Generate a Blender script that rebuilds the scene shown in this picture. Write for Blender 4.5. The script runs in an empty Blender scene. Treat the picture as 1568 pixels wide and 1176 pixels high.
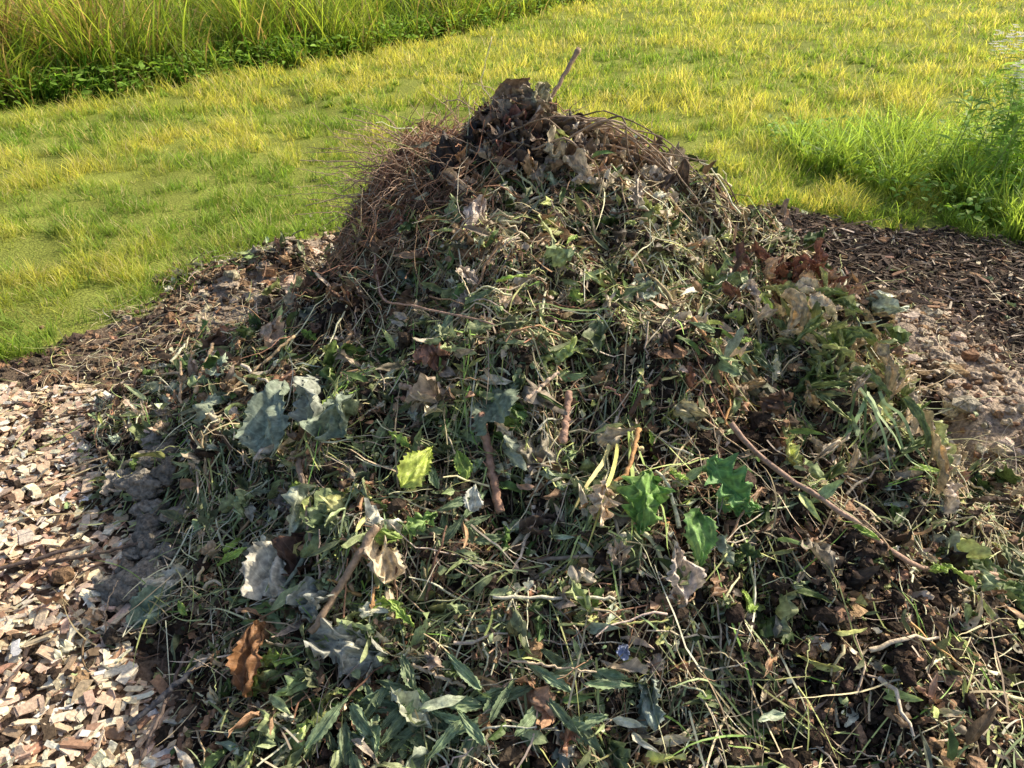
import bpy, math, numpy as np
from mathutils import Vector
rng=np.random.default_rng(7)
R=rng.random
# ---------- noise ----------
TAB=np.random.default_rng(1).random((256,256))
def vnoise(x,y):
    xi=np.floor(x).astype(int);yi=np.floor(y).astype(int);fx=x-xi;fy=y-yi
    fx=fx*fx*(3-2*fx);fy=fy*fy*(3-2*fy)
    a=TAB[xi&255,yi&255];b=TAB[(xi+1)&255,yi&255];c=TAB[xi&255,(yi+1)&255];d=TAB[(xi+1)&255,(yi+1)&255]
    return (a*(1-fx)+b*fx)*(1-fy)+(c*(1-fx)+d*fx)*fy
def fbm(x,y,f=1.,o=4,seed=0):
    s=0;a=.5;t=0
    for i in range(o):
        s=s+a*vnoise(x*f+seed*17.3+i*5.1,y*f+seed*9.7+i*3.3);t+=a;a*=.5;f*=2.03
    return s/t*2-1
# ---------- heap height ----------
CP=[(0.03,2.80,.90),(-.2,2.8,.82),(.25,2.8,.82),(-.42,2.82,.78),(.52,2.85,.76),(-.60,2.75,.46),(.8,2.75,.58),(-1.03,2.65,.11),(-.8,2.75,.20),(-.95,3.0,.03),(1.22,2.4,.36),(1.05,2.6,.44),
(0,2.62,.74),(0,2.25,.64),(0,1.95,.58),(0,1.7,.5),(0,1.3,.30),(0,1.0,.14),(0,.6,0),(0,.1,0),
(.1,3.3,.6),(.1,3.8,.2),(.1,4.2,0),(-.6,3.3,.15),(.8,3.3,.3),(-1.1,3.4,.02),(1.4,3.3,.03),
(-.5,2.2,.40),(-1.0,2.1,.22),(-1.3,2.2,.08),(-1.55,2.4,0),(-.5,1.5,.30),(-.9,1.5,.1),(-.75,1.1,.03),(-.4,1.0,.12),(-1.2,1.6,0),
(.5,2.2,.58),(.9,2.1,.5),(1.14,2.05,.45),(1.33,2.0,.12),(1.55,2.1,.0),(.6,1.7,.46),(1.0,1.6,.25),(1.3,1.6,.1),(.5,1.2,.22),(.9,1.1,.13),(1.3,1.1,.06),(.5,.8,.05),
(2,1.8,0),(1.6,2.7,0),(-1.6,3,0.0),(1.7,3,0.0)]
for k in range(20):
    a=k/20*2*math.pi; CP.append((2.7*math.cos(a),2.3+2.6*math.sin(a),0))
CP=np.array(CP)
def U(r2): return np.where(r2>1e-12,r2*np.log(r2+1e-20),0)
n=len(CP);K=U(((CP[:,None,:2]-CP[None,:,:2])**2).sum(-1))+np.eye(n)*.0015
P=np.c_[np.ones(n),CP[:,:2]];A=np.zeros((n+3,n+3));A[:n,:n]=K;A[:n,n:]=P;A[n:,:n]=P.T
Wt=np.linalg.solve(A,np.r_[CP[:,2],0,0,0])
GX=np.arange(-3.0,3.2,.02);GY=np.arange(-.4,5.2,.02)
gx,gy=np.meshgrid(GX,GY,indexing='ij')
q=np.c_[gx.ravel(),gy.ravel()]
hz=U(((q[:,None,:]-CP[None,:,:2])**2).sum(-1))@Wt[:n]+Wt[n]+q@Wt[n+1:]
hz=hz.reshape(gx.shape)
rr=np.sqrt((gx/2.4)**2+((gy-2.3)/2.3)**2)
mask=np.clip((1-rr)/.25,0,1)
hz=np.maximum(hz,0)*mask
pm=np.clip(hz/.15,0,1)
hz=hz+pm*(fbm(gx,gy,4.5,4,3)*.12+np.abs(fbm(gx,gy,9,3,5))*.13+fbm(gx,gy,15,2,9)*.035-.02)
hz=np.maximum(hz,0)
def Hs(x,y):
    fx=np.clip((x-GX[0])/.02,0,len(GX)-1.001);fy=np.clip((y-GY[0])/.02,0,len(GY)-1.001)
    xi=fx.astype(int);yi=fy.astype(int);fx=fx-xi;fy=fy-yi
    return (hz[xi,yi]*(1-fx)+hz[xi+1,yi]*fx)*(1-fy)+(hz[xi,yi+1]*(1-fx)+hz[xi+1,yi+1]*fx)*fy
def clay(x,y):
    d=np.exp(-(((x-1.74)/.25)**4))*np.exp(-(((y-2.3)/.75)**4))*.12
    d2=np.exp(-(((x+1.15)/.38)**2+((y-3.35)/.42)**2))*.12
    return (d+d2)*(1+.8*fbm(x,y,6,3,8))
def G(x,y):
    far=np.clip((np.hypot(x,y)-5)/5,0,1)
    return fbm(x,y,.7,3,2)*.03*(1+far)+clay(x,y)
def S(x,y): return G(x,y)+Hs(x,y)
def nrm(x,y,e=.03):
    dx=(S(x+e,y)-S(x-e,y))/(2*e);dy=(S(x,y+e)-S(x,y-e))/(2*e)
    v=np.stack([-dx,-dy,np.ones_like(dx)],-1);return v/np.linalg.norm(v,axis=-1,keepdims=True)
# ---------- mesh builder ----------
def link(o): bpy.context.scene.collection.objects.link(o);return o
def grid_mesh(name,V,col,mat,wrap=False,smooth=True,parent=None,uv=False):
    N,Aa,B,_=V.shape
    idx=np.arange(N*Aa*B).reshape(N,Aa,B)
    if wrap: nb=np.roll(idx,-1,axis=2);f=np.stack([idx[:,:-1],nb[:,:-1],nb[:,1:],idx[:,1:]],-1)
    else: f=np.stack([idx[:,:-1,:-1],idx[:,:-1,1:],idx[:,1:,1:],idx[:,1:,:-1]],-1)
    f=f.reshape(-1,4)
    me=bpy.data.meshes.new(name)
    me.vertices.add(N*Aa*B);me.vertices.foreach_set('co',V.astype(np.float32).ravel())
    me.loops.add(f.size);me.loops.foreach_set('vertex_index',f.astype(np.int32).ravel())
    me.polygons.add(len(f));me.polygons.foreach_set('loop_start',(np.arange(len(f))*4).astype(np.int32))
    me.polygons.foreach_set('use_smooth',np.full(len(f),smooth))
    if col.ndim==2: col=np.broadcast_to(col[:,None,None,:],(N,Aa,B,3))
    elif col.shape[2]==1: col=np.broadcast_to(col,(N,Aa,B,3))
    c=np.ones((N*Aa*B,4),np.float32);c[:,:3]=np.clip(col.reshape(-1,3),0,.85)
    at=me.color_attributes.new('Col','FLOAT_COLOR','POINT');at.data.foreach_set('color',c.ravel())
    if uv:
        u=me.uv_layers.new(name='UVMap')
        uu=np.broadcast_to(np.linspace(0,1,B)[None,None,:],(N,Aa,B)).ravel();vv=np.broadcast_to(np.linspace(0,1,Aa)[None,:,None],(N,Aa,B)).ravel()
        u.data.foreach_set('uv',np.stack([uu[f.ravel()],vv[f.ravel()]],-1).astype(np.float32).ravel())
    me.update(calc_edges=True);me.materials.append(mat)
    o=link(bpy.data.objects.new(name,me))
    if parent: o.parent=parent
    return o
# ---------- materials ----------
def mat(name,rough=.7,trans=0.,veins=False,nscale=60,namt=.35,bump=0.,spec=.3,tcol=(1,1,1)):
    m=bpy.data.materials.new(name);m.use_nodes=True;nt=m.node_tree;N=nt.nodes;L=nt.links
    b=N['Principled BSDF'];out=N['Material Output']
    a=N.new('ShaderNodeAttribute');a.attribute_name='Col'
    tc=N.new('ShaderNodeTexCoord')
    no=N.new('ShaderNodeTexNoise');no.inputs['Scale'].default_value=nscale;no.inputs['Detail'].default_value=4
    L.new(tc.outputs['Object'],no.inputs['Vector'])
    mr=N.new('ShaderNodeMapRange');mr.inputs['From Min'].default_value=.3;mr.inputs['From Max'].default_value=.7
    mr.inputs['To Min'].default_value=1-namt;mr.inputs['To Max'].default_value=1+namt
    L.new(no.outputs['Fac'],mr.inputs['Value'])
    mx=N.new('ShaderNodeVectorMath');mx.operation='MULTIPLY';L.new(a.outputs['Color'],mx.inputs[0]);L.new(mr.outputs['Result'],mx.inputs[1])
    c=mx.outputs[0]
    if veins:
        sp=N.new('ShaderNodeSeparateXYZ');L.new(tc.outputs['UV'],sp.inputs[0])
        def M(op,x,y=None,z=None):
            k=N.new('ShaderNodeMath');k.operation=op
            for i,v in enumerate((x,y,z)):
                if v is None: continue
                if isinstance(v,(int,float)): k.inputs[i].default_value=v
                else: L.new(v,k.inputs[i])
            return k.outputs[0]
        d=M('ABSOLUTE',M('SUBTRACT',sp.outputs[0],.5))
        mid=M('LESS_THAN',d,.022)
        fr=M('FRACT',M('SUBTRACT',M('MULTIPLY',sp.outputs[1],7.),M('MULTIPLY',d,3.)))
        side=M('LESS_THAN',M('ABSOLUTE',M('SUBTRACT',fr,.5)),.05)
        v=M('MAXIMUM',mid,M('MULTIPLY',side,.6))
        ve=N.new('ShaderNodeMixRGB');L.new(M('MULTIPLY',v,.5),ve.inputs[0]);L.new(c,ve.inputs[1])
        s2=N.new('ShaderNodeVectorMath');s2.operation='MULTIPLY_ADD';L.new(c,s2.inputs[0]);s2.inputs[1].default_value=(1.6,1.6,1.6);s2.inputs[2].default_value=(.08,.09,.06)
        L.new(s2.outputs[0],ve.inputs[2]);c=ve.outputs[0]
    L.new(c,b.inputs['Base Color']);b.inputs['Roughness'].default_value=rough
    b.inputs['Specular IOR Level'].default_value=spec
    if bump:
        bn=N.new('ShaderNodeBump');bn.inputs['Strength'].default_value=bump;bn.inputs['Distance'].default_value=.01
        L.new(no.outputs['Fac'],bn.inputs['Height']);L.new(bn.outputs[0],b.inputs['Normal'])
    if trans:
        t=N.new('ShaderNodeBsdfTranslucent');ms=N.new('ShaderNodeMixShader');ms.inputs[0].default_value=trans
        tm=N.new('ShaderNodeVectorMath');tm.operation='MULTIPLY';L.new(c,tm.inputs[0]);tm.inputs[1].default_value=tcol
        L.new(tm.outputs[0],t.inputs['Color']);L.new(b.outputs[0],ms.inputs[1]);L.new(t.outputs[0],ms.inputs[2]);L.new(ms.outputs[0],out.inputs[0])
    return m
M_grass=mat('grass_blade',.5,.5,nscale=8,namt=.2,tcol=(1.5,1.5,.8),spec=.2)
M_clip=mat('dry_clippings',.55,0,nscale=40,namt=.3,spec=.35)
M_leaf=mat('leaf',.5,.1,veins=True,nscale=60,namt=.5,spec=.35,bump=.3)
M_fresh=mat('fresh_leaf',.55,.4,nscale=20,namt=.25,spec=.2,tcol=(1.5,1.5,.8))
M_stem=mat('stem',.7,0,nscale=80,namt=.35,bump=.4)
M_soil=mat('soil',.95,0,nscale=90,namt=.5,bump=1.,spec=.1)
M_wood=mat('wood_chip',.85,0,nscale=120,namt=.25,bump=.3,spec=.15)
M_petal=mat('petal',.6,.45,nscale=50,namt=.05)
# ---------- colours ----------
PAL=dict(straw=(.82,.67,.41),pgreen=(.47,.53,.20),ggreen=(.29,.36,.18),dgreen=(.11,.18,.055),brown=(.35,.23,.145),red=(.44,.245,.155),dark=(.06,.045,.035),gtan=(.66,.56,.43),bgreen=(.27,.47,.10),blue=(.39,.44,.34),orange=(.62,.36,.16),
 chipA=(.80,.64,.47),chipB=(.70,.53,.39),chipC=(.42,.27,.18),chipD=(.19,.13,.09),chipE=(.85,.77,.63),bark=(.13,.10,.08))
def pick(N,w):
    ks=list(w);p=np.array([w[k] for k in ks]);p=p/p.sum()
    i=rng.choice(len(ks),N,p=p);c=np.array([PAL[k] for k in ks])[i]
    return c*(.65+.7*R((N,1)))*(1+.12*(R((N,3))-.5))
def unit(v): return v/(np.linalg.norm(v,axis=-1,keepdims=True)+1e-9)
def ribbons(base,az,L,w,off,tilt,curv,seg=5,flat=.3):
    N=len(base);t=np.linspace(0,1,seg+1)[None,:]
    a=az[:,None]+curv[:,None]*t
    ds=(L/seg)[:,None];ct=np.cos(np.arctan(tilt))[:,None]
    x=base[:,0:1]+np.cumsum(np.cos(a)*ds*ct,1);y=base[:,1:2]+np.cumsum(np.sin(a)*ds*ct,1)
    z=S(x,y);z=.4*z+.6*(z.mean(1,keepdims=True)+(z[:,-1:]-z[:,:1])*(t-.5))
    z=z+off[:,None]+tilt[:,None]*L[:,None]*t*ct+(R((N,1))-.3)*.12*L[:,None]*np.sin(np.pi*t)
    Pp=np.stack([x,y,z],-1);T=unit(np.gradient(Pp,axis=1))
    rv=unit(rng.normal(size=(N,1,3))*flat+np.array([0,0,1.]))
    return Pp,unit(np.cross(T,rv)),w[:,None]*(1-t**3*.85)
def mk_rib(Pp,Sd,ww): return np.stack([Pp-Sd*ww[...,None]*.5,Pp+Sd*ww[...,None]*.5],2)
def tubes(Pp,r,K=5):
    T=unit(np.gradient(Pp,axis=1));ref=np.array([.13,.21,.97])
    A1=unit(np.cross(T,np.broadcast_to(ref,T.shape)));A2=np.cross(T,A1);a=np.arange(K)/K*2*np.pi
    return Pp[:,:,None,:]+r[:,:,None,None]*(A1[:,:,None,:]*np.cos(a)[None,None,:,None]+A2[:,:,None,:]*np.sin(a)[None,None,:,None])
def ridge(v): return 1-2*np.abs(np.sin(v*.5))
def leaves(base,T,Nn,L,W,curl,fold,crump,Aa=8,B=5,shape='lance'):
    N=len(base);T=unit(T);Sd=unit(np.cross(Nn,T));Nn=np.cross(T,Sd)
    t=np.linspace(0,1,Aa)[None,:];th=curl[:,None]*(t-.2)
    dx=np.cumsum(np.cos(th),1)/Aa;dz=np.cumsum(np.sin(th),1)/Aa
    if shape=='lance': w=np.sin(np.pi*t**.8)**.8*(1-.25*t)
    elif shape=='ovate': w=np.sin(np.pi*t**.6)**.9
    elif shape=='lobed': w=np.sin(np.pi*t**.7)**.7*(.72+.28*np.cos(t*26))
    else: w=1.25*(np.clip(1-t,0,1))**.65*(t+.1)**.35
    w=np.maximum(w,.03);s=np.linspace(-1,1,B)[None,None,:]
    ph=R((N,8,1,1))*6.28;tt=t[:,:,None]
    irr=1+np.minimum(crump,1.)[:,None,None]*(.22*np.sin(tt*7+ph[:,6]+np.sign(s)*2)+.16*np.sin(tt*19+ph[:,7]+np.sign(s)*3))
    W_=(W[:,None]*w)[:,:,None]*s*.5*irr
    cr=(ridge(tt*7+s*3.1+ph[:,0])+ridge(tt*5-s*4.3+ph[:,1])+.55*ridge(tt*15+s*8+ph[:,2])+.45*ridge(tt*11-s*13+ph[:,3]))*crump[:,None,None]*W[:,None,None]*.17
    fz=np.abs(s)*fold[:,None,None]*(W[:,None]*w)[:,:,None]*.5
    roll=np.sin(np.clip(np.abs(s)-.3,0,1)*2.2)*crump[:,None,None]*W[:,None,None]*.25*np.sin(ph[:,5]+np.sign(s)*1.3+tt*2)
    lz=(L[:,None]*dz)[:,:,None]+fz+cr+roll
    lx=(L[:,None]*dx)[:,:,None]+.1*crump[:,None,None]*W[:,None,None]*np.sin(s*5+ph[:,4])
    W2=W_*np.cos(np.clip(fold,-1.2,1.2))[:,None,None]+(np.abs(s)==1)*W[:,None,None]*.05*np.sin(tt*60+ph[:,5])*np.sign(s)
    return base[:,None,None,:]+T[:,None,None,:]*lx[...,None]+Sd[:,None,None,:]*W2[...,None]+Nn[:,None,None,:]*lz[...,None]
def inpoly(x,y,poly):
    c=np.zeros(x.shape,bool);n=len(poly)
    for i in range(n):
        x1,y1=poly[i];x2,y2=poly[(i+1)%n]
        c^=((y1>y)!=(y2>y))&(x<(x2-x1)*(y-y1)/(y2-y1+1e-12)+x1)
    return c
BARE=[(-6,1.2),(-3,2.1),(-2.1,2.62),(-1.72,2.95),(-1.44,3.67),(-.9,4.2),(-.2,4.4),(.6,4.4),(1.3,4.5),(1.75,4.5),(2.2,4.15),(2.9,3.9),(3.6,3.8),(7,3.6),(7,-4),(-6,-4)]
CHIP=[(-6,1.0),(-3,1.9),(-1.97,2.40),(-1.5,2.36),(-1.33,2.08),(-1.2,1.75),(-1.06,1.42),(-.9,1.15),(-.7,.9),(-.5,.3),(-.5,-2),(-6,-2)]
MULCH=[(1.5,4.45),(2.2,4.1),(3,3.85),(6,3.6),(6,-1),(2.5,1.0),(2.1,1.9),(1.98,2.4),(1.7,3.2)]
def jit(x,y,a=.12): return x+a*fbm(x,y,5,3,11),y+a*fbm(x,y,5,3,12)
# ---------- ground ----------
def axis(a,b,st,ext):
    c=np.arange(a,b,st);e=st*np.cumsum(1.25**np.arange(40));e=e[e<ext]
    return np.r_[a-e[::-1],c,c[-1]+e]
ax=axis(-4,5,.035,400);ay=axis(-.5,7,.035,400)
X,Y=np.meshgrid(ax,ay,indexing='ij')
Z=G(X,Y);jx,jy=jit(X,Y)
bare=inpoly(jx,jy,BARE);chip=inpoly(jx,jy,CHIP);mul=inpoly(jx,jy,MULCH)
Z=Z+bare*(fbm(X,Y,14,3,4)*.012)
nz=fbm(X,Y,2,4,6)[...,None]
C=np.where(bare[...,None],np.array([.17,.13,.095])*(1+.4*nz),np.array([.24,.28,.06])*(1+.4*nz))
C=np.where(chip[...,None],np.array([.24,.175,.125]),C);C=np.where(mul[...,None],np.array([.075,.056,.044]),C)
cl=np.clip(clay(X,Y)/.05,0,1)[...,None];C=C*(1-cl)+np.array([.42,.345,.27])*cl*(1+.3*nz)
grid_mesh('ground',np.stack([X,Y,Z],-1)[None],C[None],M_soil)
# ---------- compost heap ----------
pile=link(bpy.data.objects.new('compost_pile',None))
X,Y=gx,gy
Z=S(X,Y)-.008-np.where(Hs(X,Y)<.01,.05,0)+fbm(X,Y,22,3,4)*.014
nz=fbm(X,Y,8,4,6)[...,None]
C=np.array([.05,.038,.029])*(1+.5*nz)
grid_mesh('decomposed_core',np.stack([X,Y,Z],-1)[None],C[None],M_soil,parent=pile)
def clodzone(x,y): return np.exp(-(((x+1.07+.22*(y-1.6))/.10)**4+((y-1.62)/.30)**4))+((x>1.42+.12*fbm(x,y,6,2,3))&(y>1.85))*1.0
def sample_pile(N,wfun=None,hmin=.03):
    o=[];tot=0
    while tot<N:
        x=rng.uniform(-1.75,1.9,N*2+50);y=rng.uniform(.3,3.7,N*2+50)
        h=Hs(x,y);k=(h+.06*fbm(x,y,6,3,21))>hmin
        nn=nrm(x,y);k&=R(len(x))<(.35/np.clip(nn[:,2],.3,1))*(1-.96*np.minimum(clodzone(x,y),1))
        if wfun is not None:k&=R(len(x))<wfun(x,y)
        o.append(np.c_[x,y][k]);tot+=k.sum()
    return np.concatenate(o)[:N]
def clumped(N,per,sig,wf=None,frac=.65):
    """points gathered in handfuls; returns points, shared azimuth, handful id"""
    M=max(int(N/per),1);c=sample_pile(M,wf);i=rng.integers(0,M,N);az0=rng.uniform(0,6.28,M)
    b=c[i]+rng.normal(0,sig,(N,2));az=az0[i]+rng.normal(0,.5,N)
    lo=R(N)>frac;b[lo]=sample_pile(int(lo.sum()),wf);az[lo]=rng.uniform(0,6.28,lo.sum())
    return b,az,i
def g(x,y,cx,cy,r): return np.exp(-((x-cx)**2+(y-cy)**2)/r**2)
def zonecol(b,cats,gid=None):
    x,y=b[:,0],b[:,1];N=len(b);nn=fbm(x,y,3,3,31);n2=fbm(x,y,5,3,33)
    w={k:np.full(N,float(v)) for k,v in cats.items()}
    def add(k,v):
        if k in w:w[k]=np.maximum(w[k]*(1+v),0)
    low=np.clip((2.0-y)/1.0,-.6,.5)
    add('straw',3.5*g(x,y,.65,2.5,.45)+2.5*g(x,y,1.45,1.6,.5)+2*g(x,y,-1.4,2.5,.4)-.4*low+1.5*nn)
    add('red',7*g(x,y,-.45,2.85,.35)+2*n2);add('brown',3*g(x,y,-.45,2.8,.4)+g(x,y,-.8,2.4,.4)-.4*low)
    add('dark',6*g(x,y,1.0,1.15,.35)+3*g(x,y,-.6,2.6,.3)+2.5*n2)
    add('ggreen',2*g(x,y,-.3,1.4,.5)-1.5*nn+low);add('bgreen',3*g(x,y,-.9,2.1,.3)+2*g(x,y,.9,1.5,.3)+low);add('blue',2*g(x,y,-1,2.,.35))
    add('pgreen',2*g(x,y,.5,2.5,.5))
    ks=list(w);Wm=np.stack([np.maximum(w[k],0)+1e-6 for k in ks],1);Wm/=Wm.sum(1,keepdims=True)
    r=R(N)
    if gid is not None:
        gr=R(gid.max()+1);r=np.where(R(N)<.6,np.clip(gr[gid],0,.999),r)
    i=(Wm.cumsum(1)>r[:,None]).argmax(1)
    return np.array([PAL[k] for k in ks])[i]*(.35+1.25*R((N,1)))*(1+.12*(R((N,3))-.5))
def clipp(name,N,Lr,wr,offr,cats,tl=.25,cv=1.2,seg=5,wf=None,flat=.5,per=40,sig=.05):
    b,az,gi=clumped(N,per,sig,wf);N=len(b)
    Pp,Sd,ww=ribbons(b,az,rng.uniform(*Lr,N),rng.uniform(*wr,N),rng.uniform(*offr,N),rng.normal(0,tl,N),rng.normal(0,cv,N),seg,flat=flat)
    grid_mesh(name,mk_rib(Pp,Sd,ww),zonecol(b,cats,gi),M_clip,parent=pile)
ALL=dict(straw=4.4,pgreen=1.6,ggreen=1.7,dgreen=1.2,brown=2.6,red=.9,dark=1.8,gtan=3,blue=.3,bgreen=.35)
clipp('grass_clippings',36000,(.02,.085),(.0015,.005),(-.012,.035),ALL,cv=.9,seg=4)
clipp('fine_rootlets',14000,(.02,.07),(.0008,.002),(0,.04),dict(brown=3,red=2,straw=2.5,dark=1.5,gtan=1),cv=3,seg=6)
clipp('long_grass_stalks',3400,(.08,.26),(.0018,.005),(.02,.06),dict(straw=6,pgreen=2.5,gtan=3,ggreen=1,bgreen=.4),cv=.6,seg=8,tl=.12,per=6)
clipp('green_grass_clumps',4500,(.05,.17),(.0028,.006),(.0,.045),dict(ggreen=3,pgreen=2.5,bgreen=1.3,blue=.6),cv=.6,seg=6,per=60,sig=.04,tl=.2)
def litter(name,N,Lr,ar,cats,shape,crump,off=(0,.05),wf=None,tl=.5,A_=8,B_=5,per=8,sig=.05):
    b,az,gi=clumped(N,per,sig,wf);N=len(b);x,y=b[:,0],b[:,1];nn=unit(nrm(x,y)+rng.normal(0,tl,(N,3)))
    T=unit(np.c_[np.cos(az),np.sin(az),0*az]);T=unit(T-nn*(T*nn).sum(1,keepdims=True));L=rng.uniform(*Lr,N)
    base=np.c_[x,y,S(x,y)+rng.uniform(*off,N)]
    V=leaves(base,T,nn,L,L*rng.uniform(*ar,N),rng.normal(0,1.1,N),rng.uniform(0,1.,N),rng.uniform(*crump,N),A_,B_,shape)
    grid_mesh(name,V,zonecol(b,cats,gi),M_leaf,parent=pile,uv=True)
litter('leaf_fragments',17000,(.008,.034),(.3,.9),dict(ggreen=2.2,brown=3,dgreen=1.5,gtan=3.6,dark=1.8,red=.9,straw=1.6,pgreen=1),'ovate',(.3,1.),A_=6,B_=3)
litter('lance_leaves',3200,(.05,.13),(.16,.32),dict(ggreen=4,dgreen=2.6,brown=2,gtan=2.4,blue=1,pgreen=2),'lance',(.2,.9),per=10,off=(.01,.055),A_=7,B_=5)
litter('wilted_leaves',2100,(.03,.11),(.4,.8),dict(brown=3,gtan=3.4,ggreen=2.8,dgreen=1.7,dark=1.4,red=.9,blue=1.3,pgreen=1),'lobed',(.6,1.4),A_=12,B_=7,per=5,off=(.01,.055))
litter('broad_leaves',300,(.06,.14),(.55,.8),dict(brown=1.5,gtan=2.2,ggreen=3,dgreen=1.7,blue=2.2,pgreen=.9),'ovate',(.5,1.1),A_=16,B_=11,per=3,off=(.01,.055),tl=.3)
def twigs(name,N,Lr,rr_,cats,wf=None,off=(.0,.05),tl=.2,cv=.6,seg=6,K=4,per=7,sig=.06):
    b,az,gi=clumped(N,per,sig,wf);N=len(b)
    L=rng.uniform(*Lr,N);Pp,_,_=ribbons(b,az,L,L,rng.uniform(*off,N),rng.normal(0,tl,N),rng.normal(0,cv,N),seg)
    Pp=Pp+rng.normal(0,.003,Pp.shape)
    r=rng.uniform(*rr_,N)[:,None]*(1-.5*np.linspace(0,1,seg+1))[None]
    grid_mesh(name,tubes(Pp,r,K),zonecol(b,cats,gi),M_stem,wrap=True,parent=pile)
twigs('dry_stems',3000,(.04,.2),(.0012,.004),dict(straw=3.5,gtan=3,brown=3,red=2,dark=.5))
wl=lambda x,y:g(x,y,-.45,2.72,.30)
twigs('bramble_twigs',2100,(.08,.26),(.0009,.0024),dict(red=4,brown=3,gtan=2.5,straw=1.5),wf=wl,off=(0,.08),tl=.5,cv=1.6,per=5)
twigs('thick_sticks',420,(.05,.2),(.003,.007),dict(straw=2.5,brown=3,gtan=2.5,orange=1),cv=.2,per=2,off=(.01,.06),K=6)
def lumps(name,xyz,r,col,m,parent=None,flat=.7,jag=.25,smooth=False,nl=6,no=7):
    N=len(xyz);la=np.linspace(0,np.pi,nl)[None,:,None];lo=(np.arange(no)/no*2*np.pi)[None,None,:]
    d=1+jag*rng.normal(size=(N,nl,no))
    if nl>8:
        p=R((N,6,1,1))*6.28;d=1+jag*(np.sin(3*lo+2*la+p[:,0])+np.sin(5*la-2*lo+p[:,1])+.6*np.sin(7*lo+p[:,2])*np.sin(6*la+p[:,3])+.5*np.sin(13*la+p[:,4])*np.sin(11*lo+p[:,5]))*.4*np.sin(la)+.035*rng.normal(size=(N,nl,no))
    d[:,0]=d[:,0].mean(1,keepdims=True);d[:,-1]=d[:,-1].mean(1,keepdims=True)
    sc=rng.uniform(.6,1.3,(N,1,1,3));sc[...,2]*=flat
    v=np.stack([np.sin(la)*np.cos(lo)*d,np.sin(la)*np.sin(lo)*d,np.cos(la)*d],-1)*sc*r[:,None,None,None]
    return grid_mesh(name,v+xyz[:,None,None,:],col,m,wrap=True,smooth=smooth,parent=parent)
N=18000;b=sample_pile(N,lambda x,y:np.clip(.10+1.2*g(x,y,1.0,1.12,.42)+.5*g(x,y,-.7,2.5,.3),0,1),.01)
lumps('soil_crumbs',np.c_[b,S(b[:,0],b[:,1])+rng.uniform(-.005,.04,N)],rng.gamma(2,.0038,N)+.002,pick(N,dict(dark=5,brown=1.5)),M_soil,pile,nl=5,no=6)
# ---------- individual pieces lying on the heap ----------
HL=[]
def leaf1(x,y,az,L,W,c,shape='ovate',curl=-.4,fold=.35,crump=.5,lift=.035,pitch=0.,face=.35,z=None,nr=.15):
    HL.append((shape,x,y,math.radians(az),L,W,c,curl,fold,crump,lift+.02,pitch,face,z,nr))
BG=(.29,.36,.28);PALE=(.60,.59,.51)
leaf1(-.66,1.58,78,.26,.18,BG,fold=.5,crump=.4,lift=.06,face=.6)
leaf1(-.53,1.55,85,.17,.12,(.38,.42,.36),crump=1.,lift=.05,face=.6)
leaf1(-.50,1.52,60,.14,.10,BG,crump=1.1,lift=.04,face=.6)
leaf1(-.04,1.50,92,.18,.20,(.24,.31,.22),'heart',fold=.1,crump=.25,lift=.09,face=.3,curl=-.2)
leaf1(.05,1.45,75,.11,.10,(.40,.37,.29),lift=.03,crump=.9)
leaf1(-.27,1.37,68,.15,.09,(.44,.54,.12),crump=.35,fold=.6,lift=.05,face=.6)
leaf1(.33,1.37,-110,.16,.14,(.22,.40,.10),'lobed',crump=.5,lift=.07,face=.5)
leaf1(.47,1.40,-55,.16,.13,(.17,.35,.12),'lobed',crump=.4,lift=.07,face=.5)
leaf1(.44,1.30,-92,.14,.08,(.20,.37,.11),crump=.4,lift=.06,face=.5)
leaf1(.60,1.33,170,.11,.08,(.25,.44,.16),'lobed',crump=.5,lift=.06,face=.4)
leaf1(.20,1.25,85,.10,.08,(.80,.66,.48),'lobed',crump=1.1,lift=.07,face=.7)
leaf1(.02,1.32,10,.17,.08,(.19,.14,.11),crump=1.2,lift=.05,fold=.8)
leaf1(.25,1.20,100,.07,.06,(.7,.58,.44),crump=1.2,lift=.05)
leaf1(-.29,1.17,100,.13,.085,(.74,.64,.47),crump=1.,lift=.06,face=.6)
leaf1(-.26,1.27,40,.10,.06,(.30,.46,.15),'lobed',crump=.6,lift=.04)
leaf1(.38,1.10,95,.13,.09,(.70,.62,.54),crump=1.,lift=.06,face=.6)
leaf1(-.10,1.33,85,.07,.05,(.68,.70,.62),crump=.5,lift=.06,face=.7)
leaf1(-.60,1.19,70,.17,.14,PALE,'heart',crump=.7,lift=.06,face=.7,fold=.5)
leaf1(-.54,1.24,50,.12,.10,(.12,.07,.05),crump=1.1,lift=.05)
leaf1(-.50,1.16,10,.12,.09,(.46,.49,.43),crump=1.1,lift=.05,face=.5)
leaf1(-.46,1.08,-15,.18,.12,(.46,.48,.42),'heart',crump=.9,lift=.06,face=.5)
leaf1(-.38,1.02,30,.13,.09,PALE,crump=1.1,lift=.05,face=.5)
leaf1(-.58,.98,85,.16,.10,(.29,.15,.07),crump=.7,fold=.7,lift=.05,face=.5)
leaf1(-.98,1.33,30,.13,.12,(.72,.68,.55),'heart',crump=.5,lift=.03)
leaf1(-.97,1.24,55,.14,.08,(.22,.32,.25),crump=.8,lift=.03)
leaf1(.22,1.50,20,.10,.05,(.66,.56,.4),crump=.9,lift=.05)
leaf1(.42,1.58,-20,.10,.06,(.6,.54,.34),crump=1,lift=.05)
leaf1(.70,1.55,-60,.11,.06,(.3,.17,.1),crump=1,lift=.05)
for k in range(9): leaf1(1.28+rng.normal(0,.05),1.36+rng.normal(0,.05),rng.uniform(-160,20),.12,.06,(.20,.28,.12),crump=1.,lift=.05)
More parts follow.
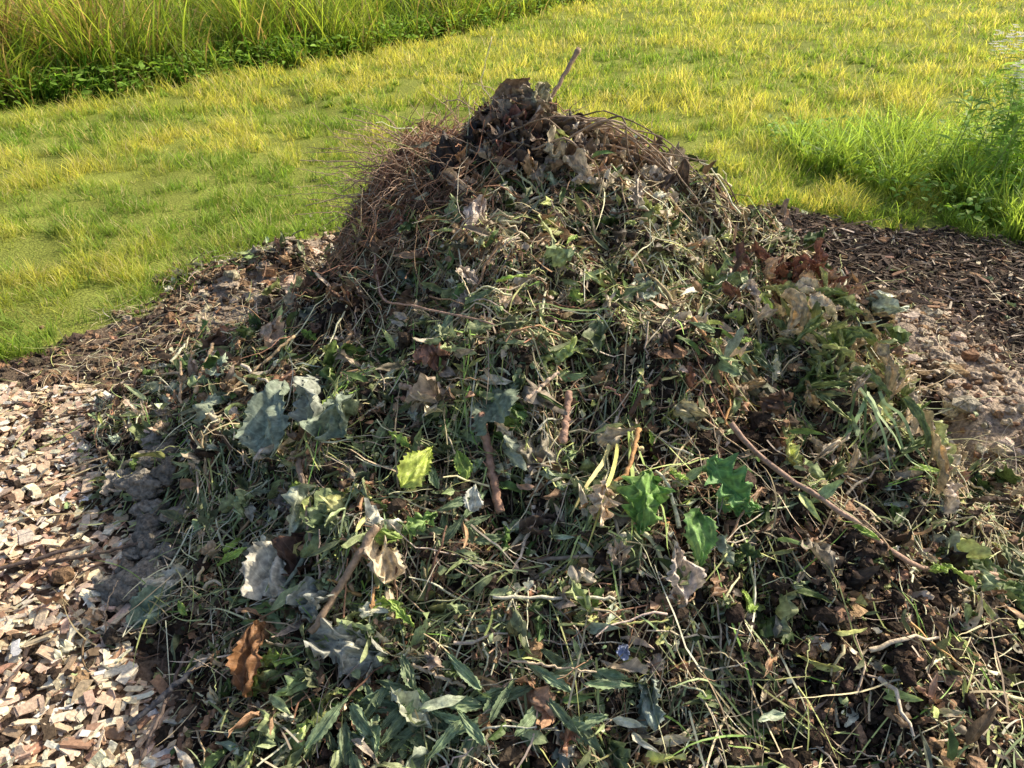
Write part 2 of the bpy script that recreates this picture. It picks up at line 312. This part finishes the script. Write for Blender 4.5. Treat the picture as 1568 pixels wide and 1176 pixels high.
for cx,cy,n_ in [(-.22,.95,18),(-.05,.90,14),(-.12,1.30,14),(.12,.98,9),(-.35,.9,8),(.7,1.75,12),(-.75,1.75,10),(-.2,1.85,10)]:
    a0=rng.uniform(0,360)
    for k in range(n_): leaf1(cx+rng.normal(0,.05),cy+rng.normal(0,.04),a0+rng.normal(0,70),rng.uniform(.08,.14),rng.uniform(.02,.038),np.array((.25,.34,.19))*rng.uniform(.6,1.3),'lance',crump=.4,lift=rng.uniform(.02,.05))
for k in range(120): leaf1(.95+rng.normal(0,.18),1.90+rng.normal(0,.14),-60+rng.normal(0,55),rng.uniform(.08,.18),rng.uniform(.025,.05),np.array([(.60,.48,.30),(.40,.45,.22),(.24,.31,.13),(.64,.56,.43)][rng.integers(4)])*rng.uniform(.7,1.3),'lance',crump=1.2,fold=.8,curl=-1.1,lift=rng.uniform(.02,.11))
for k in range(40): leaf1(.93+rng.normal(0,.15),2.2+rng.normal(0,.08),rng.uniform(0,360),rng.uniform(.05,.11),rng.uniform(.03,.05),np.array([(.34,.17,.12),(.24,.12,.085),(.46,.33,.23)][rng.integers(3)])*rng.uniform(.7,1.2),crump=1.3,fold=.8,curl=1.2,lift=rng.uniform(.02,.08))
for k in range(70): # wilted crown
    c=np.array([(.15,.11,.085),(.28,.20,.14),(.26,.24,.16),(.50,.42,.32),(.27,.13,.10),(.06,.05,.05),(.05,.042,.042)][rng.integers(7)])*rng.uniform(.7,1.3)
    leaf1(.02+rng.normal(0,.10),2.69+rng.normal(0,.07),rng.uniform(0,360),rng.uniform(.09,.17),rng.uniform(.06,.12),c,['ovate','heart','ovate'][k%3],crump=1.1,fold=.6,curl=-1.4+rng.normal(0,.5),lift=rng.uniform(.0,.06),nr=.3)
for k in range(60):
    leaf1(.33+rng.normal(0,.16),2.64+rng.normal(0,.07),rng.uniform(0,360),rng.uniform(.08,.16),rng.uniform(.05,.10),np.array([(.64,.56,.45),(.54,.48,.36),(.44,.30,.19),(.16,.12,.09)][rng.integers(4)])*rng.uniform(.7,1.3),'ovate',crump=1.2,fold=.6,curl=-1.,lift=rng.uniform(.02,.06),nr=.3)
leaf1(.09,2.72,95,.12,.11,(.36,.34,.22),'heart',crump=.5,z=.99,nr=.15,face=.8)
leaf1(-.25,2.56,-55,.26,.06,(.58,.46,.35),crump=1.,lift=.06,fold=.9)
leaf1(-.10,2.38,-100,.15,.07,(.74,.64,.57),crump=1.1,lift=.05)
for x,y in [(-.17,1.95),(-.1,1.98),(.4,2.3),(.2,2.45),(.75,2.0),(-.6,2.1),(.55,1.85),(1.05,1.6),(1.15,1.45)]:
    leaf1(x,y,rng.uniform(0,360),.10,.05,(.64,.56,.47),'lobed',crump=1.2,lift=.05,face=.5)
for k in range(30):
    x=rng.uniform(-.9,1.1);y=rng.uniform(1.0,2.3);leaf1(x,y,rng.uniform(0,360),rng.uniform(.05,.11),rng.uniform(.02,.05),np.array((.38,.54,.13))*rng.uniform(.7,1.2),['lance','lobed'][k%2],crump=.5,lift=.05)
leaf1(.23,1.00,60,.03,.03,(.36,.42,.60),crump=.8,lift=.04)
leaf1(.29,.90,80,.11,.09,(.40,.48,.41),'heart',crump=.9,lift=.04,face=.4)
for sh in ('ovate','lance','lobed','heart'):
    Q=[h for h in HL if h[0]==sh];N=len(Q)
    x=np.array([h[1] for h in Q]);y=np.array([h[2] for h in Q]);az=np.array([h[3] for h in Q])
    nn=nrm(x,y,.06);fc=np.array([h[12] for h in Q])[:,None];nr=np.array([h[14] for h in Q])[:,None]
    nn=unit(nn+fc*np.array([0,-.6,.3])+rng.normal(0,1,(N,3))*nr)
    T=np.c_[np.cos(az),np.sin(az),0*az];T=unit(T-nn*(T*nn).sum(1,keepdims=True))
    z=np.array([h[13] if h[13] is not None else float(S(h[1],h[2]))+h[10] for h in Q])
    ar=lambda i:np.array([h[i] for h in Q],float)
    grid_mesh('leaf_pieces_'+sh,leaves(np.c_[x,y,z],T,nn,ar(4),ar(5),ar(7),ar(8),ar(9),30,21,sh),np.array([h[6] for h in Q],float),M_leaf,parent=pile,uv=True)
ST=[]
def stick(pts,r0,r1,c,abs_z=False,cut=None,name='branch'):
    p=np.array(pts,float);M_=22;s=np.r_[0,np.cumsum(np.linalg.norm(np.diff(p[:,:2],axis=0),axis=1)+.3*np.abs(np.diff(p[:,2])))];t=np.linspace(0,s[-1],M_)
    P_=np.stack([np.interp(t,s,p[:,i]) for i in range(3)],1)
    if not abs_z: P_[:,2]+=np.interp(t,s,S(p[:,0],p[:,1]))+.01
    for _ in range(3): P_[1:-1]=(P_[:-2]+2*P_[1:-1]+P_[2:])/4
    P_+=rng.normal(0,.0018,P_.shape);r=np.linspace(r0,r1,M_)*(1+.10*rng.normal(size=M_))
    P_=np.concatenate([P_[:1],P_,P_[-1:]]);r=np.r_[r[0]*.05,r,r[-1]*.05]
    P_[0]+=(P_[1]-P_[2])*1e-3;P_[-1]+=(P_[-2]-P_[-3])*1e-3
    T=unit(np.gradient(P_,axis=0));T[0]=T[2];T[1]=T[2];T[-1]=T[-3];T[-2]=T[-3]
    ref=np.array([.13,.21,.97]) if not abs_z else np.array([.9,.1,.2]);A1=unit(np.cross(T,ref));A2=np.cross(T,A1);a=np.arange(8)/8*6.2832
    V=P_[:,None]+r[:,None,None]*(A1[:,None]*np.cos(a)[:,None]+A2[:,None]*np.sin(a)[:,None])
    C=np.tile(np.array(c,float),(M_+2,1))
    if cut: C[:1]=cut;C[-1:]=cut
    ST.append((V,C))
TAN=(.82,.70,.52)
stick([(.57,1.56,.06),(.66,1.47,.07),(.82,1.29,.06),(.98,1.27,.06),(1.16,1.32,.06),(1.28,1.36,.05)],.008,.005,(.48,.33,.25))
stick([(-.08,1.57,.08),(-.03,1.36,.07)],.010,.012,(.46,.28,.20),cut=TAN)
stick([(.09,2.80,.86),(.12,2.84,.96),(.245,2.93,1.16)],.007,.009,(.48,.34,.24),True,TAN)
stick([(.02,2.80,.90),(-.12,2.85,1.05),(-.07,2.9,1.20)],.002,.0015,(.75,.65,.48),True)
stick([(-.03,2.8,.90),(-.2,2.85,1.0),(-.26,2.86,.98)],.003,.002,(.45,.34,.25),True)
stick([(0,2.8,.9),(-.06,2.85,1.02),(.02,2.86,1.06)],.003,.002,(.4,.3,.22),True)
stick([(-.3,2.8,.78),(-.5,2.8,.92),(-.62,2.78,.95)],.003,.0015,(.5,.37,.27),True)
stick([(-.35,2.75,.74),(-.6,2.75,.80),(-.78,2.72,.81)],.003,.0015,(.5,.37,.27),True)
stick([(-.4,2.7,.70),(-.62,2.65,.70),(-.75,2.6,.68)],.003,.0015,(.5,.37,.27),True)
stick([(-.5,2.55,.07),(-.44,2.2,.09),(-.28,1.95,.06),(-.04,1.72,.05)],.004,.003,(.56,.37,.28))
stick([(-1.07,2.30,.16),(-1.02,1.98,.06)],.006,.007,(.72,.52,.31),cut=TAN)
stick([(-1.2,2.3,.10),(-1.1,2.02,.04)],.004,.005,(.66,.48,.3),cut=TAN)
stick([(-.70,2.08,.08),(-.89,1.92,.05)],.005,.005,(.7,.52,.31),cut=TAN)
stick([(-.45,1.08,.07),(-.31,1.25,.07)],.008,.010,(.40,.29,.20),cut=TAN)
stick([(-.04,1.10,.07),(.23,1.11,.07)],.004,.003,(.85,.8,.62))
stick([(.1,1.06,.06),(.33,1.05,.05)],.003,.002,(.65,.7,.27))
stick([(0,.99,.05),(.18,.97,.06)],.003,.002,(.75,.62,.44))
stick([(.15,1.62,.07),(.13,1.5,.07)],.009,.011,(.5,.32,.24),cut=TAN)
stick([(.03,1.56,.06),(.12,1.64,.06)],.006,.005,(.7,.54,.4),cut=TAN)
stick([(-.3,1.66,.06),(-.2,1.6,.05)],.008,.008,(.52,.38,.27),cut=TAN)
stick([(-.56,1.52,.06),(-.48,1.28,.05)],.008,.006,(.34,.26,.2),cut=TAN)
stick([(.32,1.5,.08),(.28,1.38,.07),(.16,1.30,.05)],.006,.004,(.6,.34,.15))
stick([(-.22,1.02,.06),(-.10,.97,.05)],.004,.004,(.75,.62,.44))
stick([(-1.3,1.45,.03),(-1.05,1.5,.04)],.006,.005,(.14,.11,.09))
stick([(-.86,.98,.03),(-.72,1.08,.05)],.007,.006,(.12,.12,.13))
stick([(-.8,.9,.03),(-.78,1.15,.04)],.005,.004,(.18,.14,.12))
stick([(-1.75,1.35,.04),(-1.5,1.38,.05),(-1.2,1.52,.04)],.007,.005,(.13,.10,.09))
for k in range(16):
    x0=rng.uniform(-2.2,-.9);y0=rng.uniform(.8,2.2);a=rng.uniform(0,6.28);L=rng.uniform(.06,.2)
    if inpoly(np.array([x0]),np.array([y0]),CHIP)[0]: stick([(x0,y0,.035),(x0+L*math.cos(a),y0+L*math.sin(a),.035)],.004,.003,(.20,.14,.11))
for k in range(40): # arching dry vines over the crest
    x0=.05+rng.normal(0,.08);x1=rng.uniform(.2,.78);h=rng.uniform(.0,.20);yy=2.72+rng.normal(0,.09);j=lambda:rng.normal(0,.03)
    stick([(x0,yy,.90+j()),(x0*.6+x1*.4+j(),yy-.02+j(),.87+h*.6+j()),(x0*.25+x1*.75+j(),yy-.03+j(),.80+h*.4+j()),(x1,yy-.05+rng.normal(0,.06),.68+rng.normal(0,.06)+.1*(.7-x1))],rng.uniform(.002,.007),.002,np.array((.32,.24,.17))*rng.uniform(.4,1.5),True)
for k in range(120): # loose dry sprigs poking out of the crown
    x0=rng.normal(.05,.28);y0=2.76+rng.normal(0,.05);z0=float(S(x0,y0));L=rng.uniform(.06,.24);a=rng.uniform(0,6.28)
    stick([(x0,y0,z0),(x0+.5*L*math.cos(a),y0,z0+L*.45),(x0+L*math.cos(a),y0+rng.normal(0,.04),z0+L*rng.uniform(.1,.8))],rng.uniform(.001,.003),.0008,np.array((.46,.35,.25))*rng.uniform(.5,1.6),True)
for k in range(190): # twig spray on the left shoulder
    x0=-.35+rng.normal(0,.12);y0=2.72+rng.normal(0,.1);z0=float(S(x0,y0));L=rng.uniform(.1,.40);a=math.pi+rng.normal(0,.9);p=rng.normal(.1,.35)
    x1=x0+L*math.cos(a)*math.cos(p);y1=y0+L*math.sin(a)*.6-.03;z1=z0+L*math.sin(p)+.02
    stick([(x0,y0,z0),((x0+x1)/2,(y0+y1)/2,(z0+z1)/2+rng.normal(.03,.03)),(x1,y1,z1)],rng.uniform(.0012,.003),.0008,np.array((.58,.41,.29))*rng.uniform(.6,1.4),True)
for k in range(110): # straws and sprigs standing out of the heap's flanks
    bb=sample_pile(1)[0];z0=float(S(*bb));L=rng.uniform(.08,.24);a=rng.uniform(0,6.28);e=rng.uniform(.2,.9)
    stick([(bb[0],bb[1],z0),(bb[0]+.5*L*math.cos(a),bb[1]+.5*L*math.sin(a),z0+.03+L*e*.5),(bb[0]+L*math.cos(a),bb[1]+L*math.sin(a),z0+.02+L*e*.75)],rng.uniform(.0012,.003),.001,np.array([(.8,.66,.42),(.5,.38,.26),(.5,.56,.25)][rng.integers(3)])*rng.uniform(.6,1.2),True)
V=np.stack([s[0] for s in ST]);C=np.stack([s[1] for s in ST])[:,:,None,:]
grid_mesh('branches_and_vines',V,C,M_stem,wrap=True,parent=pile)
b=np.array([(.27,1.50),(.29,1.52),(.255,1.5),(.31,1.5)]+[(.95+.02*k,1.75+.01*k) for k in range(10)]);N=len(b)
Pp,Sd,ww=ribbons(b,np.r_[np.radians([-100,-86,-112,-75]),rng.normal(-1.5,.5,10)],rng.uniform(.20,.30,N),rng.uniform(.008,.013,N),np.full(N,.085),np.zeros(N)-.02,rng.normal(0,.4,N),8,flat=.4)
grid_mesh('strap_leaves',mk_rib(Pp,Sd,ww),np.r_[np.array([(.64,.64,.2),(.4,.54,.15),(.7,.64,.28),(.34,.48,.15)]),np.tile([[.32,.46,.22]],(10,1))],M_clip,parent=pile)
N=30;y=1.62+rng.uniform(-.28,.28,N);x=-1.07-(y-1.6)*.22+rng.normal(0,.045,N)
lumps('clay_clods',np.c_[x,y,S(x,y)+.025],rng.uniform(.02,.06,N),np.array([.30,.28,.24])*rng.uniform(.7,1.2,(N,1)),M_soil,None,.8,.45,True,22,26)
N=50;x=-1.15+rng.normal(0,.28,N);y=3.3+rng.normal(0,.25,N);x=np.r_[x,1.74+rng.normal(0,.15,60)];y=np.r_[y,rng.uniform(1.7,3.0,60)];N=110
lumps('clay_clods',np.c_[x,y,G(x,y)+.005],rng.uniform(.01,.04,N),np.array([.42,.35,.275])*rng.uniform(.75,1.2,(N,1)),M_soil,None,.7,.5,True,22,26)
def clods(name,N,f,rg,cats,box=(-2.4,2.4,.3,4.6)):
    x=rng.uniform(box[0],box[1],N);y=rng.uniform(box[2],box[3],N);k=f(x,y);x,y=x[k],y[k]
    lumps(name,np.c_[x,y,S(x,y)+.002],rng.gamma(2,rg,len(x))+.003,pick(len(x),cats)*.85,M_soil,nl=5,no=6)
clods('clay_soil',26000,lambda x,y:(R(len(x))<np.clip(clay(x,y)/.06,0,1))&(Hs(x,y)<.08),.005,dict(gtan=3,brown=2))
clods('dark_soil',28000,lambda x,y:inpoly(*jit(x,y),BARE)&~inpoly(*jit(x,y),CHIP)&(Hs(x,y)<.05)&(clay(x,y)<.03),.004,dict(dark=3,brown=3.5,bark=3))
N=900;x=rng.uniform(-2.2,2.6,N);y=rng.uniform(1.0,4.4,N);k=inpoly(x,y,BARE)&(Hs(x,y)<.06)&~inpoly(x,y,[(-6,1.0),(-3,1.9),(-1.97,2.40),(-1.5,2.36),(-1.33,2.08),(-.9,1.15),(-.5,-2),(-6,-2)])&((clay(x,y)<.03)|(R(N)<.25));x,y=x[k],y[k];N=len(x)
L=rng.uniform(.02,.07,N);a=rng.uniform(0,6.28,N)
grid_mesh('fallen_leaves',leaves(np.c_[x,y,S(x,y)+.02],np.c_[np.cos(a),np.sin(a),0*a],np.array([0,0,1.])+rng.normal(0,.3,(N,3)),L,L*.5,rng.normal(0,.8,N),rng.uniform(0,.8,N),rng.uniform(.3,1,N),10,7,'ovate'),pick(N,dict(brown=3,gtan=2,red=1,ggreen=1)),M_leaf,uv=True)
N=3600;x=np.r_[rng.normal(1.45,.22,2400),rng.uniform(-1.9,-1.0,800),rng.uniform(1.7,3.2,400)];y=np.r_[rng.uniform(.9,1.9,2400),rng.uniform(2.2,3.1,800),rng.uniform(2.4,4.0,400)]
Pp,Sd,ww=ribbons(np.c_[x,y],rng.uniform(0,6.28,N),rng.uniform(.03,.14,N),rng.uniform(.0015,.003,N),rng.uniform(0,.04,N),rng.normal(.05,.3,N),rng.normal(0,.8,N),5)
grid_mesh('scattered_straw',mk_rib(Pp,Sd,ww),pick(N,dict(straw=5,gtan=2,pgreen=1.5,brown=.6)),M_clip)
# ---------- chips ----------
def chips(name,N,poly,box,Lr,ar,cols,layers=.03,m=M_wood,th=.35,jg=.16):
    x=rng.uniform(box[0],box[1],N);y=rng.uniform(box[2],box[3],N);k=inpoly(*jit(x,y),poly);x,y=x[k],y[k];N=len(x)
    L=rng.uniform(*Lr,N)*rng.uniform(.5,1,N);W=L*rng.uniform(*ar,N);H=np.minimum(W*th,.008)*rng.uniform(.4,1.2,N)
    v=np.array([[[-1,-1,-1],[-1,1,-1],[-1,1,1],[-1,-1,1]],[[1,-1,-1],[1,1,-1],[1,1,1],[1,-1,1]]],float)[None]*np.ones((N,1,1,1))
    v=np.concatenate([v[:,:1]*np.array([1,.02,.02]),v[:,:1],v[:,:1]*np.array([0,1,1]),v[:,1:],v[:,1:]*np.array([1,.02,.02])],1)
    v=v+rng.normal(0,jg,(N,5,1,3))*np.array([.6,1,.4])+rng.normal(0,jg*.7,v.shape)
    v=v*np.stack([L,W,H],-1)[:,None,None,:]*.5
    az=rng.uniform(0,6.28,N);nn=unit(np.array([0,0,1.])+rng.normal(0,.26,(N,3)));T=unit(np.cross(np.cross(nn,np.c_[np.cos(az),np.sin(az),0*az]),nn));Sd=np.cross(nn,T)
    c=np.c_[x,y,G(x,y)+rng.uniform(.0,layers,N)]
    V=c[:,None,None,:]+v[...,0:1]*T[:,None,None]+v[...,1:2]*Sd[:,None,None]+v[...,2:3]*nn[:,None,None]
    grid_mesh(name,V,pick(N,cols),m,wrap=True,smooth=False)
chips('wood_chip_mulch',22000,CHIP,(-3.0,-.4,.2,2.6),(.015,.068),(.2,.6),dict(chipA=5,chipB=4,chipC=1.5,chipD=.9,chipE=3),th=.25,jg=.18)
chips('bark_mulch',20000,MULCH,(1.4,4.0,1.0,4.5),(.02,.10),(.06,.25),dict(bark=5,dark=4,chipC=.6,gtan=.8))
# ---------- grass ----------
def blades(name,x,y,L,w,lean,col,seg=4,parent=None,m=M_grass,bend=1.0,base=.75):
    N=len(x);az=rng.uniform(0,6.28,N);t=np.linspace(0,1,seg+1)[None]
    th=lean[:,None]+bend*rng.uniform(.2,1.2,(N,1))*t
    dx=np.cumsum(np.sin(th),1)*(L/seg)[:,None];dz=np.cumsum(np.cos(th),1)*(L/seg)[:,None]
    dx=np.c_[np.zeros(N),dx[:,:-1]];dz=np.c_[np.zeros(N),dz[:,:-1]]
    Pp=np.stack([x[:,None]+np.cos(az)[:,None]*dx,y[:,None]+np.sin(az)[:,None]*dx,S(x,y)[:,None]+dz-.004],-1)
    fa=az+np.pi/2+rng.normal(0,.6,N);Sd=np.stack([np.cos(fa),np.sin(fa),0*fa],-1)[:,None]*np.ones((1,seg+1,1))
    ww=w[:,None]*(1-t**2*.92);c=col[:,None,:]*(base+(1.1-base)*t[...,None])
    return grid_mesh(name,mk_rib(Pp,Sd,ww),c[:,:,None,:],m,parent=parent)
N=340000
u=R(N);y=2.3*(22/2.3)**u;x=rng.uniform(-1,1,N)*(.70*y+1.4)
TLX=np.array([-12,-7,-4.7,-3.55,-2.2,0,1.45,4,8]);TLY=np.array([2.2,5.5,7.07,7.9,9.6,13,15.9,21,29])
k=~inpoly(*jit(x,y,.2),BARE)&(y<np.interp(x,TLX,TLY)+.2)
x,y=x[k],y[k]
xs,ys=x*.82-y*.57,x*.57+y*.82
cl=fbm(x,y,5.,3,41)*1.3+.5*fbm(x,y,14,2,44)+.4*fbm(xs*2.2,ys*.5,1,3,61);c2=fbm(x,y,1.1,3,42);c4=fbm(x*.5,y*1.6,1.6,2,47)
track=np.exp(-((y-(4.45+.33*(x+3)))/.07)**2)*(x<-1.8)
k=(R(len(x))<np.clip(.68+1.3*cl,.24,1))&(R(len(x))>track*.95);x,y,cl,c2,c4=x[k],y[k],cl[k],c2[k],c4[k];N=len(x)
sc=np.clip(y/4.5,1,3.2)
L=(.028+.042*R(N))*(1+2.1*np.clip(cl,-.38,1))*np.clip(sc,1,1.5);w=(.003+.003*R(N))*sc
mixv=np.clip(.45+.7*c2+1.*c4+.5*cl+.5*(R(N)-.5),0,1)[:,None]
col=(np.array([.26,.42,.08])*(1-mixv)+np.array([.74,.71,.20])*mixv)*(.6+.6*R((N,1)))
dry=R(N)<.13;col[dry]=np.array([.76,.65,.40])
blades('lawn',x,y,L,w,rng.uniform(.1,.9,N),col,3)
tx=[];ty=[];tl=[]
for i in range(2900):
    edge=i<1100
    yy=2.3+R()*(2.6 if edge else 8);xx=-2.8+R()*5.8 if edge else rng.uniform(-1,1)*(.7*yy+1)
    q1=lambda d:inpoly(np.array([xx]),np.array([yy+d]),BARE)[0]
    if (edge and q1(-.3) and not q1(.06)) or (not edge and not q1(0) and yy<np.interp(xx,TLX,TLY) and R()<.6):
        m=rng.integers(10,38);tx.append(xx+rng.normal(0,.03,m));ty.append(yy+rng.normal(0,.03,m));tl.append(np.full(m,1. if edge else .85))
tx=np.concatenate(tx);ty=np.concatenate(ty);tl=np.concatenate(tl);N=len(tx)
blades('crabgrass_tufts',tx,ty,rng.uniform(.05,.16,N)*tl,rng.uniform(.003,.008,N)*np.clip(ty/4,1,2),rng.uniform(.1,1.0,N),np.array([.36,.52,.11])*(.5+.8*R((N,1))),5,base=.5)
# tall grass band behind the lawn
N=38000;px=rng.uniform(-8.5,5.5,N);d=rng.uniform(0,1,N)**1.3*4.2
M=800;ci=rng.integers(0,M,N);cpx=rng.uniform(-8.5,5.5,M);cd=rng.uniform(0,1,M)**1.2*4.;use=R(N)<.8
px=np.where(use,cpx[ci]+rng.normal(0,.06,N),px);d=np.where(use,cd[ci],d)
py=np.interp(px,TLX,TLY);x=px-.80*d+rng.normal(0,.06,N);y=py+.6*d+rng.normal(0,.06,N)
cl=fbm(x,y,1.6,3,51);c3=fbm(x,y,5,2,52);hc=np.where(use,.6+.8*TAB[ci%256,ci//256],.8)
L=(.5+.6*R(N))*(1+.5*cl+.4*c3)*np.clip(.5+d*1.2,.45,1.15)*hc
mixv=np.clip(.45+.6*cl+.6*(R(N)-.5)+.4*c3+(hc-1),0,1)[:,None]
col=(np.array([.13,.32,.05])*(1-mixv)+np.array([.58,.68,.13])*mixv)*(.45+.9*R((N,1)))
dr=R(N)<.10+.5*g(x,y,-5.2,8.8,1.0);col[dr]=np.array([.64,.46,.27])*(.6+.8*R((dr.sum(),1)))
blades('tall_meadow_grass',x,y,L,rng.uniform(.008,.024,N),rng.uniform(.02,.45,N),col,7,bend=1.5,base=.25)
N=7000;px=rng.uniform(-8,4,N);py=np.interp(px,TLX,TLY);d=rng.uniform(-.15,.5,N);x=px-.8*d;y=py+.6*d;a=rng.uniform(0,6.28,N);L=rng.uniform(.05,.13,N)
grid_mesh('verge_weeds',leaves(np.c_[x,y,rng.uniform(.02,.3,N)],np.c_[np.cos(a),np.sin(a),rng.uniform(-.2,.7,N)],np.array([0,0,1.])+rng.normal(0,.3,(N,3)),L,L*.4,-rng.uniform(.2,1,N),rng.uniform(0,.5,N),rng.uniform(0,.2,N),6,3),np.array([.28,.46,.09])*(.4+1.*R((N,1)))*np.ones((1,3)),M_fresh)
# right-hand tufts
N=7500
ctr=np.c_[rng.uniform(2.1,4.4,110),rng.uniform(3.95,6.0,110)];ctr=ctr[(ctr[:,0]>2.9-.6*(ctr[:,1]-3.9))]
i=rng.integers(0,len(ctr),N);x=ctr[i,0]+rng.normal(0,.045,N);y=ctr[i,1]+rng.normal(0,.045,N)
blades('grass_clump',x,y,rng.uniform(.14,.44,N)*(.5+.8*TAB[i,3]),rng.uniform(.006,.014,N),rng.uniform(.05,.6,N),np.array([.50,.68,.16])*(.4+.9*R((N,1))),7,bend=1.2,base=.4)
N=3500;x=rng.uniform(2.0,4.6,N);y=rng.uniform(4.0,6.2,N);a=rng.uniform(0,6.28,N);L=rng.uniform(.03,.09,N);k=(x>2.6-.35*(y-4));x,y,a,L=x[k],y[k],a[k],L[k];N=len(x)
grid_mesh('broadleaf_weeds',leaves(np.c_[x,y,rng.uniform(.02,.16,N)],np.c_[np.cos(a),np.sin(a),rng.uniform(-.2,.7,N)],np.array([0,0,1.])+rng.normal(0,.3,(N,3)),L,L*.5,-rng.uniform(.2,1,N),rng.uniform(0,.5,N),rng.uniform(0,.2,N),6,3),np.array([.38,.58,.15])*(.45+.9*R((N,1)))*np.ones((1,3)),M_fresh)
aster=link(bpy.data.objects.new('flowering_aster_plant',None))
N=46;x=3.32+rng.normal(0,.22,N);y=4.85+rng.normal(0,.22,N);Hh=rng.uniform(.5,1.0,N);t=np.linspace(0,1,9)[None]
lx=rng.normal(0,.17,(N,1));ly=rng.normal(0,.17,(N,1))
Pp=np.stack([x[:,None]+lx*t**1.6,y[:,None]+ly*t**1.6,Hh[:,None]*t],-1)
grid_mesh('stems',tubes(Pp,.005*(1-.7*t)*np.ones((N,1)),5),np.array([.40,.50,.17])*np.ones((N,3)),M_stem,wrap=True,parent=aster)
M=1500;si=rng.integers(0,N,M);tt=rng.uniform(.1,.97,M)
bp=np.stack([x[si]+lx[si,0]*tt**1.6,y[si]+ly[si,0]*tt**1.6,Hh[si]*tt],-1)
a=rng.uniform(0,6.28,M);T=np.c_[np.cos(a),np.sin(a),rng.uniform(.1,.8,M)];L=rng.uniform(.07,.16,M)
grid_mesh('leaves',leaves(bp,T,np.array([0,0,1.])+rng.normal(0,.2,(M,3)),L,L*.22,-rng.uniform(.2,1.2,M),rng.uniform(.1,.5,M),rng.uniform(0,.15,M),6,3),np.array([.42,.60,.18])*(.5+.8*R((M,1)))*np.ones((1,3)),M_fresh,parent=aster)
F=420;top=np.where(Hh>.68)[0];si=top[rng.integers(0,len(top),F)];fp=np.stack([x[si]+lx[si,0],y[si]+ly[si,0],Hh[si]+.02],-1)+rng.normal(0,.04,(F,3))
P8=8;fi=np.repeat(np.arange(F),P8);a=np.tile(np.arange(P8)/P8*6.28,F)+R(F*P8)*.3
grid_mesh('white_flowers',leaves(fp[fi],np.c_[np.cos(a),np.sin(a),.3+0*a],np.tile([0,0,1.],(F*P8,1)),np.full(F*P8,.020),np.full(F*P8,.015),np.zeros(F*P8),np.zeros(F*P8),np.zeros(F*P8),3,3),np.full((F*P8,3),.85),M_petal,parent=aster)
# ---------- camera, light ----------
cam=bpy.data.cameras.new('camera');co=link(bpy.data.objects.new('camera',cam));co.location=(0,0,1.6)
co.rotation_euler=(math.radians(57),0,0);cam.lens=26;cam.sensor_width=36;cam.clip_end=2000;bpy.context.scene.camera=co
AZ=math.radians(60);EL=math.radians(36)
D=Vector((math.sin(AZ)*math.cos(EL),math.cos(AZ)*math.cos(EL),math.sin(EL)))
sl=bpy.data.lights.new('sun','SUN');sl.energy=5.0;sl.angle=math.radians(.6);sl.color=(1,.86,.65)
so=link(bpy.data.objects.new('sun',sl));so.rotation_euler=D.to_track_quat('Z','Y').to_euler()
w=bpy.data.worlds.new('World');bpy.context.scene.world=w;w.use_nodes=True;nt=w.node_tree
sk=nt.nodes.new('ShaderNodeTexSky');sk.sky_type='NISHITA';sk.sun_disc=False;sk.sun_elevation=EL;sk.sun_rotation=AZ
sk.dust_density=4.0;sk.air_density=.9
nt.links.new(sk.outputs[0],nt.nodes['Background'].inputs[0]);nt.nodes['Background'].inputs[1].default_value=.15
sc=bpy.context.scene;sc.view_settings.view_transform='Standard';sc.view_settings.look='None'
